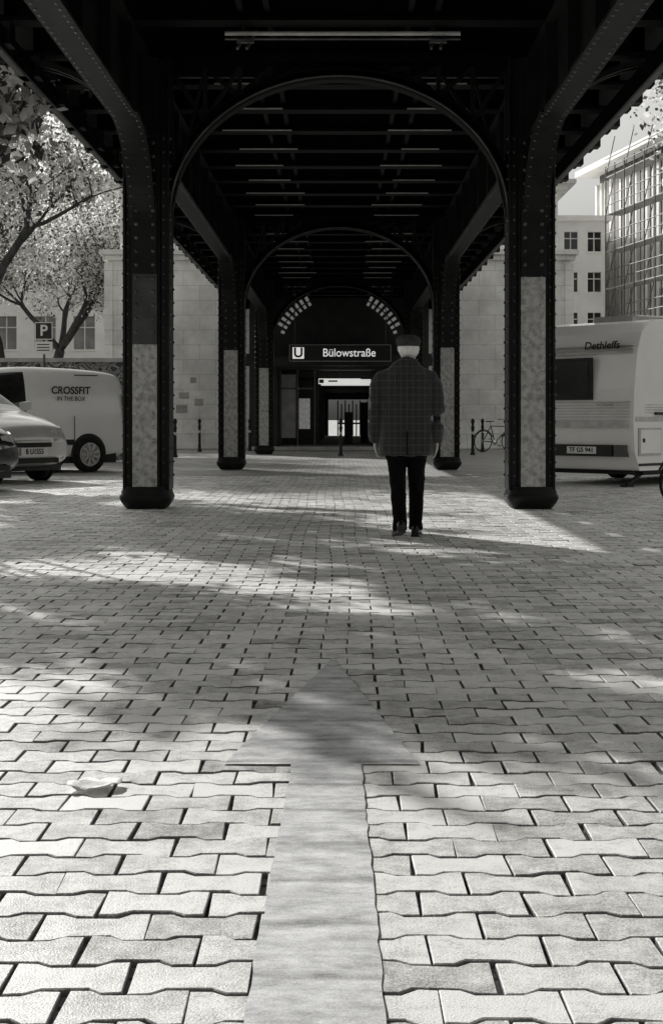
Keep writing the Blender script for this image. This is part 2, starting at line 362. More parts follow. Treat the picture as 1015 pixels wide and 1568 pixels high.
# ------------------------------------------------------------------ viaduct
VD=empty('railway_viaduct',(0,0,0))
BAY=12.45; Y1=15.9
CY=[Y1-2*BAY,Y1-BAY,Y1,Y1+BAY,Y1+2*BAY,Y1+3*BAY]
def column(x,y,hl,idx,mid=0):
    b=MB(); sg=1 if x>0 else -1
    def bx(xa,xb,ya,yb,za,zb,k):
        xs=sorted((sg*xa,sg*xb)); b.box(xs[0],xs[1],ya,yb,za,zb,k)
    X=lambda q:q-2.22
    zt=5.18; z0=.22
    for (ya,yb) in ((-.22,-.19),(.19,.22)):
        bx(X(2.08),X(2.36),ya,yb,z0,hl,'paint_light')
        if mid>hl: bx(X(2.08),X(2.36),ya,yb,hl,mid,'paint_mid')
        bx(X(2.08),X(2.36),ya,yb,max(hl,mid),zt,'iron')
    bx(X(2.05),X(2.39),-.188,.188,z0,zt,'iron')
    bx(X(2.39),X(2.47),-.165,-.135,z0,zt,'iron'); bx(X(2.39),X(2.47),.135,.165,z0,zt,'iron')
    bx(X(2.445),X(2.475),-.20,.20,z0,zt,'iron')
    bx(X(1.97),X(2.05),-.15,-.12,z0,zt,'iron'); bx(X(1.97),X(2.05),.12,.15,z0,zt,'iron')
    bx(X(1.94),X(1.968),-.20,.20,z0,zt,'iron')
    z=z0+.1
    while z<4.3:
        km='paint_light' if z<hl else 'iron_edge'
        for xx in (2.125,2.315): b.rivet((sg*X(xx),-.221,z),(0,-1,0),.025,km)
        b.rivet((sg*X(1.939),-.15,z+.06),(-sg,0,0),.022,'iron_edge'); b.rivet((sg*X(1.939),.15,z+.06),(-sg,0,0),.02,'iron')
        b.rivet((sg*X(2.476),-.15,z+.06),(sg,0,0),.022,'iron_edge')
        b.rivet((sg*X(2.42),-.166,z+.06),(0,-1,0),.018,'iron_edge'); b.rivet((sg*X(2.01),-.151,z+.06),(0,-1,0),.018,'iron_edge')
        z+=.155
    b.make('column_%d'%idx,VD,loc=(sg*2.22,y,0),bevel=.006,seg=1)
    b=MB(); prof=[(.22,0.0),(.25,.03),(.29,.09),(.305,.13),(.30,.16),(.285,.175),(.285,.20),(.27,.23),(.262,.26)]
    rings=[]
    for r,z in prof:
        ring=[]
        for j in range(32):
            t=2*math.pi*j/32+math.pi/4; c,s=math.cos(t),math.sin(t); q=(abs(c)**5+abs(s)**5)**(-1/5)
            ring.append((r*q*c*1.0,r*q*s*.86,z))
        rings.append(ring)
    b.loft(rings,'iron'); b.make('column_base_%d'%idx,VD,loc=(sg*2.22,y,-.002))
    b=MB()
    for s2 in (-1,1):
        P=[]
        for i in range(15):
            t=i/14*math.pi/2
            yy=.20+1.35*(1-math.cos(t)); zz=3.25+1.0*math.sin(t); P.append((yy,zz))
        rings=[]
        for i,p in enumerate(P):
            q=P[min(i+1,14)]; q0=P[max(i-1,0)]; dx=q[0]-q0[0]; dz=q[1]-q0[1]; l=math.hypot(dx,dz); nx,nz=-dz/l*.035,dx/l*.035
            rings.append([(-.15,s2*p[0],p[1]),(.15,s2*p[0],p[1]),(.15,s2*(p[0]+nx),p[1]+nz),(-.15,s2*(p[0]+nx),p[1]+nz)])
        b.loft(rings,'iron',sm=False)
        vs=[(-.012,s2*p[0],p[1]) for p in P]+[(-.012,s2*.2,4.24)]; vs2=[(.012,a[1],a[2]) for a in vs]
        n=len(vs)
        for i in range(n-2):
            b.add([vs[i],vs[i+1],vs[-1]],[(0,1,2)],'iron'); b.add([vs2[i],vs2[i+1],vs2[-1]],[(0,1,2)],'iron')
        for i in range(1,14,1):
            for xx in (-.11,.11): b.rivet((xx,s2*P[i][0],P[i][1]-.001),(0,0,-1),.017,'iron_edge')
    for yo in (-.08,.08):
        P=[(.28+1.35*(1-math.cos(i/10*math.pi/2)),4.35+.8*math.sin(i/10*math.pi/2)) for i in range(11)]
        rings=[[(sg*p[0],yo-.03,p[1]),(sg*p[0],yo+.03,p[1]),(sg*p[0],yo+.03,p[1]+.07),(sg*p[0],yo-.03,p[1]+.07)] for p in P]
        b.loft(rings,'iron',sm=False)
    b.make('knee_bracket_%d'%idx,VD,loc=(sg*2.26,y,0))
hls={(-1,2):(1.89,2.7),(1,2):(2.66,0),(-1,3):(2.45,0),(1,3):(2.5,0),(-1,4):(2.55,0),(1,4):(2.4,0)}
k=0
for i,y in enumerate(CY):
    for sx in (-1,1):
        hl,md=hls.get((sx,i),(2.2,0)); k+=1; column(sx*2.22,y,hl,k,md)
for ai,y in enumerate(CY[1:]):
    b=MB(); a0,b0,zc=1.93,1.60,3.37
    def ell(t,e): return ((a0+e)*math.cos(t),zc+(b0+e)*math.sin(t))
    n=48
    def ring_strip(e0,e1,ya,yb,kk):
        rings=[]
        for i in range(n+1):
            t=math.pi*i/n; p=ell(t,e0); q=ell(t,e1)
            rings.append([(p[0],ya,p[1]),(p[0],yb,p[1]),(q[0],yb,q[1]),(q[0],ya,q[1])])
        b.loft(rings,kk,sm=True)
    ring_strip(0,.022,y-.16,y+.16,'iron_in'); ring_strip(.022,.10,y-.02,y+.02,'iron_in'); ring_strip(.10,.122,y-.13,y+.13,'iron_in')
    ring_strip(-.004,.018,y-.172,y-.162,'iron_edge')  # pale lip paints the light caught on the rib's underside
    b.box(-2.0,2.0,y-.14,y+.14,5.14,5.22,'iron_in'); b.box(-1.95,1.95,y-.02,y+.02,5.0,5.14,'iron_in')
    xs=[-1.95,-1.55,-1.15,-.8,-.45,0,.45,.8,1.15,1.55,1.95]
    zs=[3.4 if abs(x)>1.93 else zc+(b0+.11)*math.sqrt(max(0,1-(x/(a0+.11))**2)) for x in xs]
    for i,x in enumerate(xs):
        if abs(x)>.5: b.beam((x,y,zs[i]),(x,y,5.12),.05,.06,'iron')
    for i in range(len(xs)-1):
        if abs(xs[i]+xs[i+1])>1.2:
            b.beam((xs[i],y-.03,zs[i]),(xs[i+1],y-.03,5.1),.03,.05,'iron'); b.beam((xs[i],y+.03,5.1),(xs[i+1],y+.03,zs[i+1]),.03,.05,'iron')
    b.make('arch_rib_%d'%ai,VD)
b=MB(); YA,YB=-12,60
for sg in (-1,1):
    def bx(xa,xb,za,zb,kk,ya=YA,yb=YB):
        xs=sorted((sg*xa,sg*xb)); b.box(xs[0],xs[1],ya,yb,za,zb,kk)
    bx(2.14,2.42,4.25,4.285,'iron'); bx(2.265,2.295,4.285,5.16,'iron'); bx(2.14,2.42,5.16,5.19,'iron')
    bx(3.55,3.68,4.98,5.12,'iron_edge'); bx(3.52,3.55,4.92,5.16,'iron')
    y=YA
    while y<YB:
        bx(2.15,2.263,4.286,5.158,'iron',y,y+.03); bx(2.297,2.41,4.302,5.158,'iron',y,y+.03)
        y+=BAY/9
    y=9
    while y<34:
        for xx in (2.18,2.38): b.rivet((sg*xx,y,4.249),(0,0,-1),.017,'iron_edge')
        b.rivet((sg*2.421,y,4.268),(sg,0,0),.012,'iron')
        y+=.16
    for xx in (.72,1.0): bx(xx,xx+.06,5.30,5.7,'iron_in')
b.make('girder',VD)
b=MB(); y=Y1-2*BAY; rg=random.Random(4)
while y<60:
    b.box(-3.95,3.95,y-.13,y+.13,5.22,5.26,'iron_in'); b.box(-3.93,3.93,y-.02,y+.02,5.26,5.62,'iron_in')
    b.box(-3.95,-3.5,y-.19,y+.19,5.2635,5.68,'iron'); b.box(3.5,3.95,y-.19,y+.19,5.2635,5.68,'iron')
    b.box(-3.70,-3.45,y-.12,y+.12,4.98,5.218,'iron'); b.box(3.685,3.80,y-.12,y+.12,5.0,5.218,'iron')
    if y>17:  # pale strips painted on as glints of light along the lower flange
        a=rg.uniform(1.5,1.75); c=rg.uniform(.6,1.0); b.box(-a,-c,y-.136,y-.131,5.222,5.24,'stripe')
        a=rg.uniform(1.5,1.75); c=rg.uniform(.6,1.0); b.box(c,a,y-.136,y-.131,5.222,5.24,'stripe')
    y+=BAY/9
b.make('cross_beam',VD)
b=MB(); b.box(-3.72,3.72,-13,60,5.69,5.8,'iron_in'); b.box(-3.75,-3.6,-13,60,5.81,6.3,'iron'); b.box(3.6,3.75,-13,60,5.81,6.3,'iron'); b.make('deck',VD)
b=MB(); b.tube([(-1.22,14.7,5.17),(1.3,14.7,5.17)],.024,'stripe',10); b.tube([(-1.22,14.7,5.11),(1.3,14.7,5.11)],.012,'iron_edge',8)
for x in (-1.0,1.06):
    for q in (-.05,.05): b.beam((x+q-.03,14.6,4.98),(x+q+.05,15.0,5.3),.025,.03,'iron_edge')
    b.box(x-.09,x+.09,14.64,14.70,5.06,5.09,'iron_edge')
b.tube([(-1.9,16.3,5.10),(-.9,16.3,5.10)],.015,'iron_edge',6); b.tube([(.9,16.3,5.10),(1.9,16.3,5.10)],.015,'iron_edge',6)
b.make('conduit',VD)

# ------------------------------------------------------------------ station
ST=empty('station_building',(0,0,0))
b=MB()
for sg in (-1,1):
    def bx(xa,xb,ya,yb,za,zb,kk):
        xs=sorted((sg*xa,sg*xb)); b.box(xs[0],xs[1],ya,yb,za,zb,kk)
    bx(4.05,8.1,48,60,0,6.6,'stone'); bx(3.0,4.05,48.1,60,0,4.9,'stone')
    bx(4.0,8.25,47.85,60.1,6.6,6.78,'stone'); bx(4.0,8.35,47.7,60.2,6.78,6.95,'stone')
    bx(3.95,8.2,47.85,47.995,0,.55,'stone')
    bx(5.2,7.7,48.3,60,6.95,9.1,'stone'); bx(5.0,8.0,48.1,60,9.1,9.3,'stone'); bx(4.9,8.3,47.95,60,9.3,9.45,'stone')
    bx(7.9,8.2,47.93,47.995,.6,6.5,'stone')
    if sg<0:
        for (xa,za,ww,hh) in ((5.25,1.75,.35,.22),(4.75,1.5,.3,.25),(5.3,1.25,.4,.28),(5.0,2.3,.2,.2)):
            bx(xa,xa+ww,47.985,48.0-.002,za,za+hh,'concrete')
b.make('stone_pier',ST,bevel=.02,seg=1)
b=MB()
b.box(-3.0,3.0,44.0,44.3,2.75,3.05,'darkpanel'); b.box(-3.0,3.0,44.3,46,3.05,3.15,'darkpanel')
b.box(-3.0,-2.05,45.9,46.1,0,5.1,'darkpanel'); b.box(1.9,3.0,45.9,46.1,0,5.1,'darkpanel'); b.box(-2.05,1.9,45.9,46.1,2.75,5.1,'darkpanel')
b.box(-3,3,45.4,60,0,.12,'concrete')
b.box(-2.1,-2.0,46.1,78,.12,2.7,'darkpanel'); b.box(2.0,2.1,46.1,78,.12,2.7,'darkpanel'); b.box(-2.1,2.1,46.1,78,2.7,2.85,'darkpanel')
b.box(-1.99,1.99,60,78,.0,.10,'concrete')
for i in range(9):
    y=48+i*3.2; b.box(-1.99,1.99,y,y+.25,2.5,2.698,'darkpanel')
    if i>1: b.box(-.2,1.5,y+1.0,y+1.15,2.62,2.69,'signwhite')
    if i in (1,3,5,7):
        b.box(-.86,-.74,y+.4,y+.56,.12,2.5,'frame'); b.box(1.6,1.72,y+.4,y+.56,.12,2.5,'frame')
for x in (-2.0,-1.42,-.84,1.85):
    b.box(x,x+.05,46.4,46.45,.12,2.7,'frame')
b.box(-2.0,-.84,46.405,46.445,2.05,2.10,'frame')
b.box(-1.96,-1.46,46.5,46.52,.4,2.55,'concrete'); b.box(-1.38,-1.0,47.4,47.42,.7,1.75,'glow_glazing'); b.box(-1.99,-.9,49,49.1,.12,2.44,'darkpanel')  # the passage pane glows by itself to look daylit
for (xa,xb,za,zb) in ((-2,-.95,.1,2.7),(-.95,1.8,2.15,2.7),(1.8,2,.1,2.7),(-.95,-.6,.1,2.15)):
    b.box(xa,xb,77.8,77.95,za,zb,'darkpanel')
for q in range(9): b.box(-.1+q*.21,-.03+q*.21,77.7,77.78,.1,1.9 if q%2 else 2.1,'darkpanel')
b.box(-.1,1.8,77.6,77.68,.75,.85,'darkpanel')
b.box(-.62,1.1,47.5,47.56,2.2,2.42,'signwhite')
for (x,y,h) in ((.85,54,1.7),(.2,51,1.3)): b.box(x,x+.3,y,y+.2,.12,h,'darkpanel')
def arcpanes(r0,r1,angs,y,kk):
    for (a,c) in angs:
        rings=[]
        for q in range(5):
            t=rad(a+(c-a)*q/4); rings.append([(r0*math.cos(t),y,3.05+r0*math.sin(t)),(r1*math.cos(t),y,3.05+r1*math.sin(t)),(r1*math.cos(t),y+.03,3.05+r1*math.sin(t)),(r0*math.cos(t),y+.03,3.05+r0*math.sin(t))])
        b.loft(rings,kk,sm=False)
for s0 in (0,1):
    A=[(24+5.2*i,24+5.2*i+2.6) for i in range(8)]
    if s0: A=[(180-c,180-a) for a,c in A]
    arcpanes(2.0,2.12,A,45.6,'glow_glazing'); arcpanes(2.17,2.33,A[1:],45.6,'glow_glazing')  # self-glowing arc panes in place of skylight openings
b.make('entrance_hall',ST)
sgn=empty('station_name_sign',(.04,43.2,3.12))
b=MB(); b.box(-1.58,1.58,0,.12,-.25,.25,'signblack')
for z in (-.26,.25): b.box(-1.6,1.6,-.01,.13,z,z+.012,'stripe')
for x in (-1.6,1.585): b.box(x,x+.015,-.01,.13,-.248,.248,'stripe')
b.box(-1.50,-1.14,-.012,-.002,-.18,.18,'signwhite'); b.box(-1.45,-1.42,.05,.08,.264,2.0,'frame'); b.box(1.42,1.45,.05,.08,.264,2.0,'frame'); b.make('board',sgn)
text('u_letter','U',.42,(-1.32,-.014,0),(rad(90),0,0),'signblack',sgn,bold=.012)
text('station_name','B\u00fclowstra\u00dfe',.36,(.28,-.006,0),(rad(90),0,0),'signwhite',sgn,bold=.002,sx=.92)
ds=empty('direction_sign',(.05,45.0,2.28)); b=MB(); b.box(-.72,.66,0,.06,-.09,.09,'signwhite'); b.box(-.70,-.55,-.004,-.001,-.06,.06,'signblack'); b.box(-.40,-.1,-.004,-.001,-.02,.03,'signblack'); b.box(-.02,-.0,0.02,.04,.09,.5,'frame'); b.make('board',ds)

# ------------------------------------------------------------------ bollards
def bollard_mesh():
    b=MB(); b.lathe([(.075,0),(.075,.05),(.055,.07),(.05,.2),(.042,.25),(.042,.75),(.055,.77),(.055,.80),(.04,.83),(.036,.90),(.05,.93),(.058,.98),(.045,1.02),(.02,1.05),(.0,1.055)],'black',n=20)
    b.lathe([(.0435,.60),(.0435,.68)],'stripe',n=20); return b.make('bollard')
bo=bollard_mesh(); bo.location=(-4.42,37,0)
for p in ((-4.42,43.5,0),(.05,38.6,0),(3.85,39.5,0),(-2.9,44.6,0),(4.6,44,0)):
    o=bpy.data.objects.new('bollard',bo.data); S.collection.objects.link(o); o.location=p

# ------------------------------------------------------------------ buildings
def facade(b,L,H,nx,nz,ww,wh,z0,kw,dep=.25,kg='winglass',bars=True):
    cw=L/nx; fh=(H-z0)/nz
    b.box(0,L,0,8,0,z0,kw); b.box(0,L,dep+.05,8,z0,H,kw)
    for i in range(nx):
        xa=i*cw; m0=(cw-ww)/2
        b.box(xa,xa+m0,0,dep,z0,H,kw); b.box(xa+cw-m0,xa+cw,0,dep,z0,H,kw)
        for j in range(nz):
            za=z0+j*fh; s=(fh-wh)/2
            b.box(xa+m0,xa+m0+ww,0,dep,za,za+s,kw); b.box(xa+m0,xa+m0+ww,0,dep,za+s+wh,za+fh,kw)
            b.box(xa+m0,xa+m0+ww,dep,dep+.04,za+s,za+s+wh,kg)
            b.box(xa+m0-.06,xa+m0+ww+.06,-.08,-.001,za+s-.08,za+s,kw)
            if bars:
                b.box(xa+m0+ww/2-.03,xa+m0+ww/2+.03,dep-.06,dep-.002,za+s,za+s+wh,'plate'); b.box(xa+m0,xa+m0+ww,dep-.07,dep-.061,za+s+wh*.65,za+s+wh*.65+.06,'plate')
    b.box(-.2,L+.2,-.3,8.2,H,H+.3,kw)
b=MB(); facade(b,16,13.2,8,4,1.1,1.7,.8,'render_wall'); b.make('apartment_building',loc=(-26,70,0))
b=MB(); facade(b,12,15,7,5,1.0,1.7,.8,'render_dark'); b.make('apartment_building',loc=(-42,78,0))
b=MB(); facade(b,5.2,12,4,5,.75,1.1,.8,'render_wall',kg='glass'); b.make('office_building',loc=(9.6,76,0))
b=MB(); L=30; H=15.6
b.box(0,L,.3,9,0,H,'darkpanel'); b.box(-1.0,L+.5,-.9,9.5,H,H+.35,'render_wall')
x=0
while x<L:
    b.box(x,x+.28,-.0,.298,0,H-.6,'render_wall'); x+=.75 if x<9 else 1.4
for z in (2.5,5.2,8,10.7,13.4):
    b.box(9,L,.05,.32,z,z+.35,'render_wall')
b.make('striped_office_building',loc=(15.3,82,0),rot=(0,0,math.atan2(-12,2.2)))
b=MB()
for i in range(14):
    for yo in (-1.6,-.7): b.tube([(i*1.3,yo,0),(i*1.3,yo,14.6)],.04,'frame',5)
for z in (2,4,6,8,10,12,14):
    b.box(0,17,-1.6,-.7,z,z+.05,'concrete')
    b.tube([(0,-1.6,z+1),(17,-1.6,z+1)],.03,'frame',5); b.tube([(0,-1.6,z+.5),(17,-1.6,z+.5)],.03,'frame',5)
    for i in range(0,13,2): b.tube([(i*1.3,-1.6,z),((i+1)*1.3,-1.6,z+2)],.025,'frame',5)
b.make('scaffolding',loc=(15.9,74,0),rot=(0,0,math.atan2(-12,2.2)))
b=MB(); b.box(-16,-4.9,34,34.25,0,2.45,'graffiti'); b.box(-16.05,-4.85,33.95,34.3,2.45,2.55,'concrete'); b.make('graffiti_wall')
ps=empty('parking_sign',(-7.1,33,0)); b=MB(); b.tube([(0,.05,0),(0,.05,3.4)],.03,'frame',10); b.box(-.21,.21,0,.02,2.95,3.37,'plate'); b.box(-.19,.19,-.004,-.001,2.97,3.35,'signblack'); b.box(-.21,.21,0,.02,2.6,2.9,'plate')
for z in (2.82,2.75,2.68): b.box(-.16,.14,-.004,-.001,z,z+.025,'signblack')
b.make('post_and_board',ps); text('p_letter','P',.36,(0,-.006,3.16),(rad(90),0,0),'plate',ps,bold=.008)

# ------------------------------------------------------------------ trees
def tree_mesh(seed,H,clear,spread,nleaf,ls,tr=.2,sc=.30,dark=.28):
    rng=random.Random(seed); b=MB(); pts=[]
    def grow(p,d,l,r,lv):
        n=4; P=[p.copy()]; R=[r]; q=p.copy(); dd=d.copy()
        for i in range(n):
            dd=(dd+Vector((rng.gauss(0,.12),rng.gauss(0,.12),rng.gauss(.04,.08)))).normalized(); q=q+dd*l/n; P.append(q.copy()); R.append(r*(1-.35*(i+1)/n))
            if lv>=3: pts.append(q.copy())
            if lv>=1 and lv<5 and i in (1,2) and rng.random()<.75:
                sd=(dd+Vector((rng.gauss(0,.7),rng.gauss(0,.7),rng.gauss(.1,.4)))).normalized(); grow(q.copy(),sd,l*.6,R[-1]*.5,lv+1)
        b.tube(P,R,'bark',max(3,9-lv*2),cap=False)
        if lv<5:
            m=4 if lv==0 else (3 if lv<2 else 2)
            a0=rng.random()*6.28
            for k in range(m):
                a=a0+k*6.28/m+rng.gauss(0,.3); t=rng.uniform(.45,.85)*spread
                side=Vector((math.cos(a),math.sin(a),0)); nd=(dd*math.cos(t)+side*math.sin(t)).normalized()
                grow(q.copy(),nd,l*(rng.uniform(.62,.8) if lv else .62),R[-1]*.68,lv+1)
    grow(Vector((0,0,0)),Vector((0,0,1)),clear,tr,0)
    mz=max(p.z for p in pts); f=H/mz
    nr=np.random.default_rng(seed); C=np.array([tuple(p) for p in pts]); ci=nr.integers(0,len(C),nleaf); C=C[ci]+nr.normal(0,sc,(nleaf,3))
    me_v=[tuple(np.array(v)*f) for v in b.v]; nb=len(me_v)
    C*=f; a=nr.normal(0,1,(nleaf,3)); a/=np.linalg.norm(a,axis=1)[:,None]; c=nr.normal(0,1,(nleaf,3)); c=np.cross(a,c); c/=np.linalg.norm(c,axis=1)[:,None]
    s=(nr.uniform(.6,1.3,nleaf)*ls)[:,None]
    V=np.stack([C-a*s,C-c*s*.6+a*s*.1,C+a*s,C+c*s*.6-a*s*.1],1).reshape(-1,3)
    me=bpy.data.meshes.new('plane_tree'); allv=me_v+[tuple(v) for v in V]
    F=b.f+[[nb+4*i,nb+4*i+1,nb+4*i+2,nb+4*i+3] for i in range(nleaf)]
    me.from_pydata(allv,[],F); me.materials.append(M['bark']); me.materials.append(M['leaf']); me.materials.append(M['leaf_dark'])
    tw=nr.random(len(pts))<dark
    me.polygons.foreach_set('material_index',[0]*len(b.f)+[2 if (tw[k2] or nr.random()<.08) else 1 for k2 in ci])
    return me
T1=tree_mesh(11,11,3.4,1.0,22000,.07,.26,.24,.2)
T2=tree_mesh(23,8.4,4.6,.60,13000,.09,.16,.12,.15)
T3=tree_mesh(31,13,5.0,.8,14000,.08,.25,.25)
def place(me,loc,rz=0,s=1):
    o=bpy.data.objects.new('plane_tree',me); S.collection.objects.link(o); o.location=loc; o.rotation_euler=(0,0,rz); o.scale=(s,s,s)
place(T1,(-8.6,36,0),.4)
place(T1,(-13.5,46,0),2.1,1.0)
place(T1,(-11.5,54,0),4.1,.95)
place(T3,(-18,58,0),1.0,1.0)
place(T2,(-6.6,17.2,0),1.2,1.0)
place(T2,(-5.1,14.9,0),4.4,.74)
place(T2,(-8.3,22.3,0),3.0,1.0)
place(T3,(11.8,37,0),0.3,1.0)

# ------------------------------------------------------------------ vehicles
def wheel(b,x,y,r,side):
    s=side; yy=y
    b.lathe([(r*.62,-.10*s),(r*.93,-.10*s),(r,-.07*s),(r,.07*s),(r*.93,.10*s),(r*.66,.10*s),(r*.62,.07*s)],'rubber',c=(x,yy,r),axis='Y',n=32)
    b.lathe([(r*.05,.05*s),(r*.62,.05*s),(r*.64,.075*s),(r*.60,.09*s),(r*.58,.07*s)],'black',c=(x,yy,r),axis='Y',n=32)
    for k in range(9):
        t=2*math.pi*k/9; b.beam((x+.06*math.cos(t),yy+.105*s,r+.06*math.sin(t)),(x+r*.6*math.cos(t),yy+.105*s,r+r*.6*math.sin(t)),.04,.045,'stripe')
    b.lathe([(.0,.13*s),(.055,.125*s),(.06,.09*s)],'stripe',c=(x,yy,r),axis='Y',n=16)
    b.lathe([(r*.60,.098*s),(r*.645,.115*s),(r*.69,.098*s)],'stripe',c=(x,yy,r),axis='Y',n=32)
def vehicle(name,loc,rz,st,kb,wx,wr,W,kind):
    E=empty(name,loc,rz); b=MB()
    rings=[]
    for (x,lo,mid,be,ro,wl,wb,wro) in st:
        h=[(0,ro+.01),(wro*.6,ro),(wro*.93,ro-.03),(wb*.5+wro*.5,be*.5+ro*.5-.01),(wb,be),(wl,mid),(wl,lo+.12),(wl*.93,lo),(0,lo)]
        ring=[(x,y,z) for y,z in h]+[(x,-y,z) for y,z in h[-2:0:-1]]
        rings.append(ring)
    n=len(rings[0])
    vs=[p for r in rings for p in r]; b.mi(kb); b.mi('glass')
    b.v=[tuple(p) for p in vs]
    for i in range(len(rings)-1):
        for j in range(n):
            a=i*n+j; c=i*n+(j+1)%n; k0=kb
            jj=j if j<8 else n-1-j
            xm=(st[i][0]+st[i+1][0])/2
            for (xa,xb,js) in kind['glass']:
                if xa<xm<xb and jj in js: k0='glass'
            b.f.append([a,c,c+n,a+n]); b.m.append(b.mi(k0)); b.s.append(True)
    b.f.append(list(range(n))[::-1]); b.m.append(0); b.s.append(True); m=(len(rings)-1)*n; b.f.append([m+q for q in range(n)]); b.m.append(0); b.s.append(True)
    b.make('body',E,subsurf=2)
    b=MB()
    for x in wx:
        for s in (-1,1):
            b.lathe([(0,0),(wr+.035,0),(wr+.05,.0),(wr+.05,-.02)],'black',c=(x,s*(W+.003),wr+.02),axis='Y',n=36)
            wheel(b,x,s*(W-.075+.03),wr,s)
    b.box(-kind['L']/2+.25,kind['L']/2-.25,-W+.06,W-.06,.16,.34,'black')
    b.make('wheel_set',E); return E
def hatch(name,loc,rz,kb,plate,sc=(1,1,1)):
    st=[(-2.08,.35,.6,.80,.84,.70,.66,.60),(-2.0,.25,.6,.92,.98,.80,.76,.66),(-1.85,.22,.6,.98,1.10,.84,.80,.66),(-1.5,.2,.6,.98,1.40,.86,.82,.60),(-1.42,.2,.6,.98,1.43,.86,.82,.60),
        (-.6,.2,.6,.96,1.49,.87,.84,.60),(-.52,.2,.6,.96,1.49,.87,.84,.60),(.25,.2,.6,.95,1.46,.87,.84,.60),(.45,.2,.6,.95,1.40,.87,.84,.62),(1.08,.2,.6,.93,1.02,.87,.82,.74),(1.16,.2,.6,.90,.97,.87,.82,.76),(1.6,.2,.6,.84,.90,.86,.80,.72),(1.95,.22,.55,.72,.80,.82,.76,.66),(2.08,.28,.5,.62,.68,.76,.70,.58),(2.13,.35,.48,.54,.58,.66,.6,.5)]
    E=vehicle(name,loc,rz,st,kb,(-1.28,1.32),.31,.875,{'L':4.2,'glass':[(.5,1.06,(0,1)),(-1.84,-1.52,(0,1)),(-1.4,-.62,(2,3)),(-.5,.9,(2,3))]})
    E.scale=sc
    b=MB()
    for s in (-1,1):
        b.loft([[(2.04,s*.42,.72),(2.13,s*.42,.56),(2.07,s*.42,.54),(1.98,s*.42,.68)],[(2.01,s*.66,.75),(2.10,s*.66,.58),(2.0,s*.66,.55),(1.93,s*.66,.72)],[(1.78,s*.82,.78),(1.86,s*.83,.62),(1.80,s*.78,.60),(1.74,s*.76,.75)]],'lamp',sm=False)
        b.loft([[(.95,s*.86,.98),(.95,s*.86,1.10),(.82,s*.86,1.10),(.82,s*.86,.98)],[(.93,s*1.02,1.0),(.93,s*1.02,1.12),(.85,s*1.02,1.12),(.85,s*1.02,1.0)]],kb,sm=False)
        b.lathe([(0,0),(.05,.0),(.05,.02)],'lamp',c=(2.08,s*.6,.36),axis='X',n=16)
        b.box(-2.08,-2.0,s*.5-.12,s*.5+.12,.75,.92,'red')
    b.box(2.125,2.15,-.34,.34,.55,.585,'chrome'); b.box(2.12,2.145,-.36,.36,.485,.545,'black'); b.box(2.09,2.15,-.5,.5,.27,.34,'black')
    b.box(2.150,2.162,-.26,.26,.37,.48,'plate'); b.make('trim',E,bevel=.008)
    text('plate_text',plate,.10,(2.166,0,.425),(rad(90),0,rad(90)),'black',E,bold=.002)
    return E
hatch('parked_car',(-6.72,23.3,0),rad(-36),'silver','B U1555',(1.06,1.06,1.2))
hatch('parked_car',(-6.78,20.3,0),rad(-32),'darkcar','B KT 208',(1,1,1.1))
st=[(-2.18,.3,.7,1.0,1.72,.80,.80,.68),(-2.14,.25,.7,1.05,1.86,.85,.85,.72),(-1.2,.22,.7,1.05,1.93,.87,.86,.73),(-.2,.22,.7,1.05,1.94,.87,.86,.73),(-.12,.22,.7,1.05,1.94,.87,.86,.73),(.55,.22,.7,1.05,1.90,.87,.86,.72),(.68,.22,.7,1.05,1.84,.87,.86,.72),(1.35,.22,.7,1.04,1.22,.87,.84,.76),(1.45,.22,.7,1.0,1.10,.87,.82,.76),(1.8,.22,.65,.92,1.0,.86,.8,.7),(2.1,.25,.6,.75,.84,.8,.74,.66),(2.2,.32,.52,.62,.68,.7,.62,.5)]
V=vehicle('delivery_van',(-6.50,26.9,0),rad(217),st,'white',(-1.32,1.4),.32,.875,{'L':4.4,'glass':[(.7,1.33,(0,1)),(-.1,1.3,(2,3))]})
V.scale=(1,1,1.06)
b=MB()
for s in (-1,1):
    b.box(-2.19,-2.10,s*.80-.06,s*.80+.06,.95,1.45,'red'); b.box(-1.0,1.0,s*.875-.012,s*.875+.012,.50,.60,'black')
    b.loft([[(1.25,s*.88,1.05),(1.25,s*.88,1.25),(1.1,s*.88,1.25),(1.1,s*.88,1.05)],[(1.22,s*1.08,1.05),(1.22,s*1.08,1.25),(1.12,s*1.08,1.25),(1.12,s*1.08,1.05)]],'black',sm=False)
    for x in (-.16,-1.02): b.box(x,x+.012,s*.872-.008,s*.872+.008,.35,1.03,'black')
    b.box(-1.55,-1.05,s*.80-.04,s*.8+.01,1.78,1.80,'black'); b.box(-.1,.05,s*.875,s*.895,.98,1.02,'black')
b.box(-2.2,-2.16,-.55,.55,1.1,1.6,'glass'); b.make('trim',V,bevel=.006)
text('lettering_top','CROSSFIT',.19,(-.95,.845,1.50),(rad(97),0,rad(180)),'black',V,bold=.004)
text('lettering_bottom','IN THE BOX',.11,(-.95,.858,1.35),(rad(97),0,rad(180)),'black',V,bold=.001)

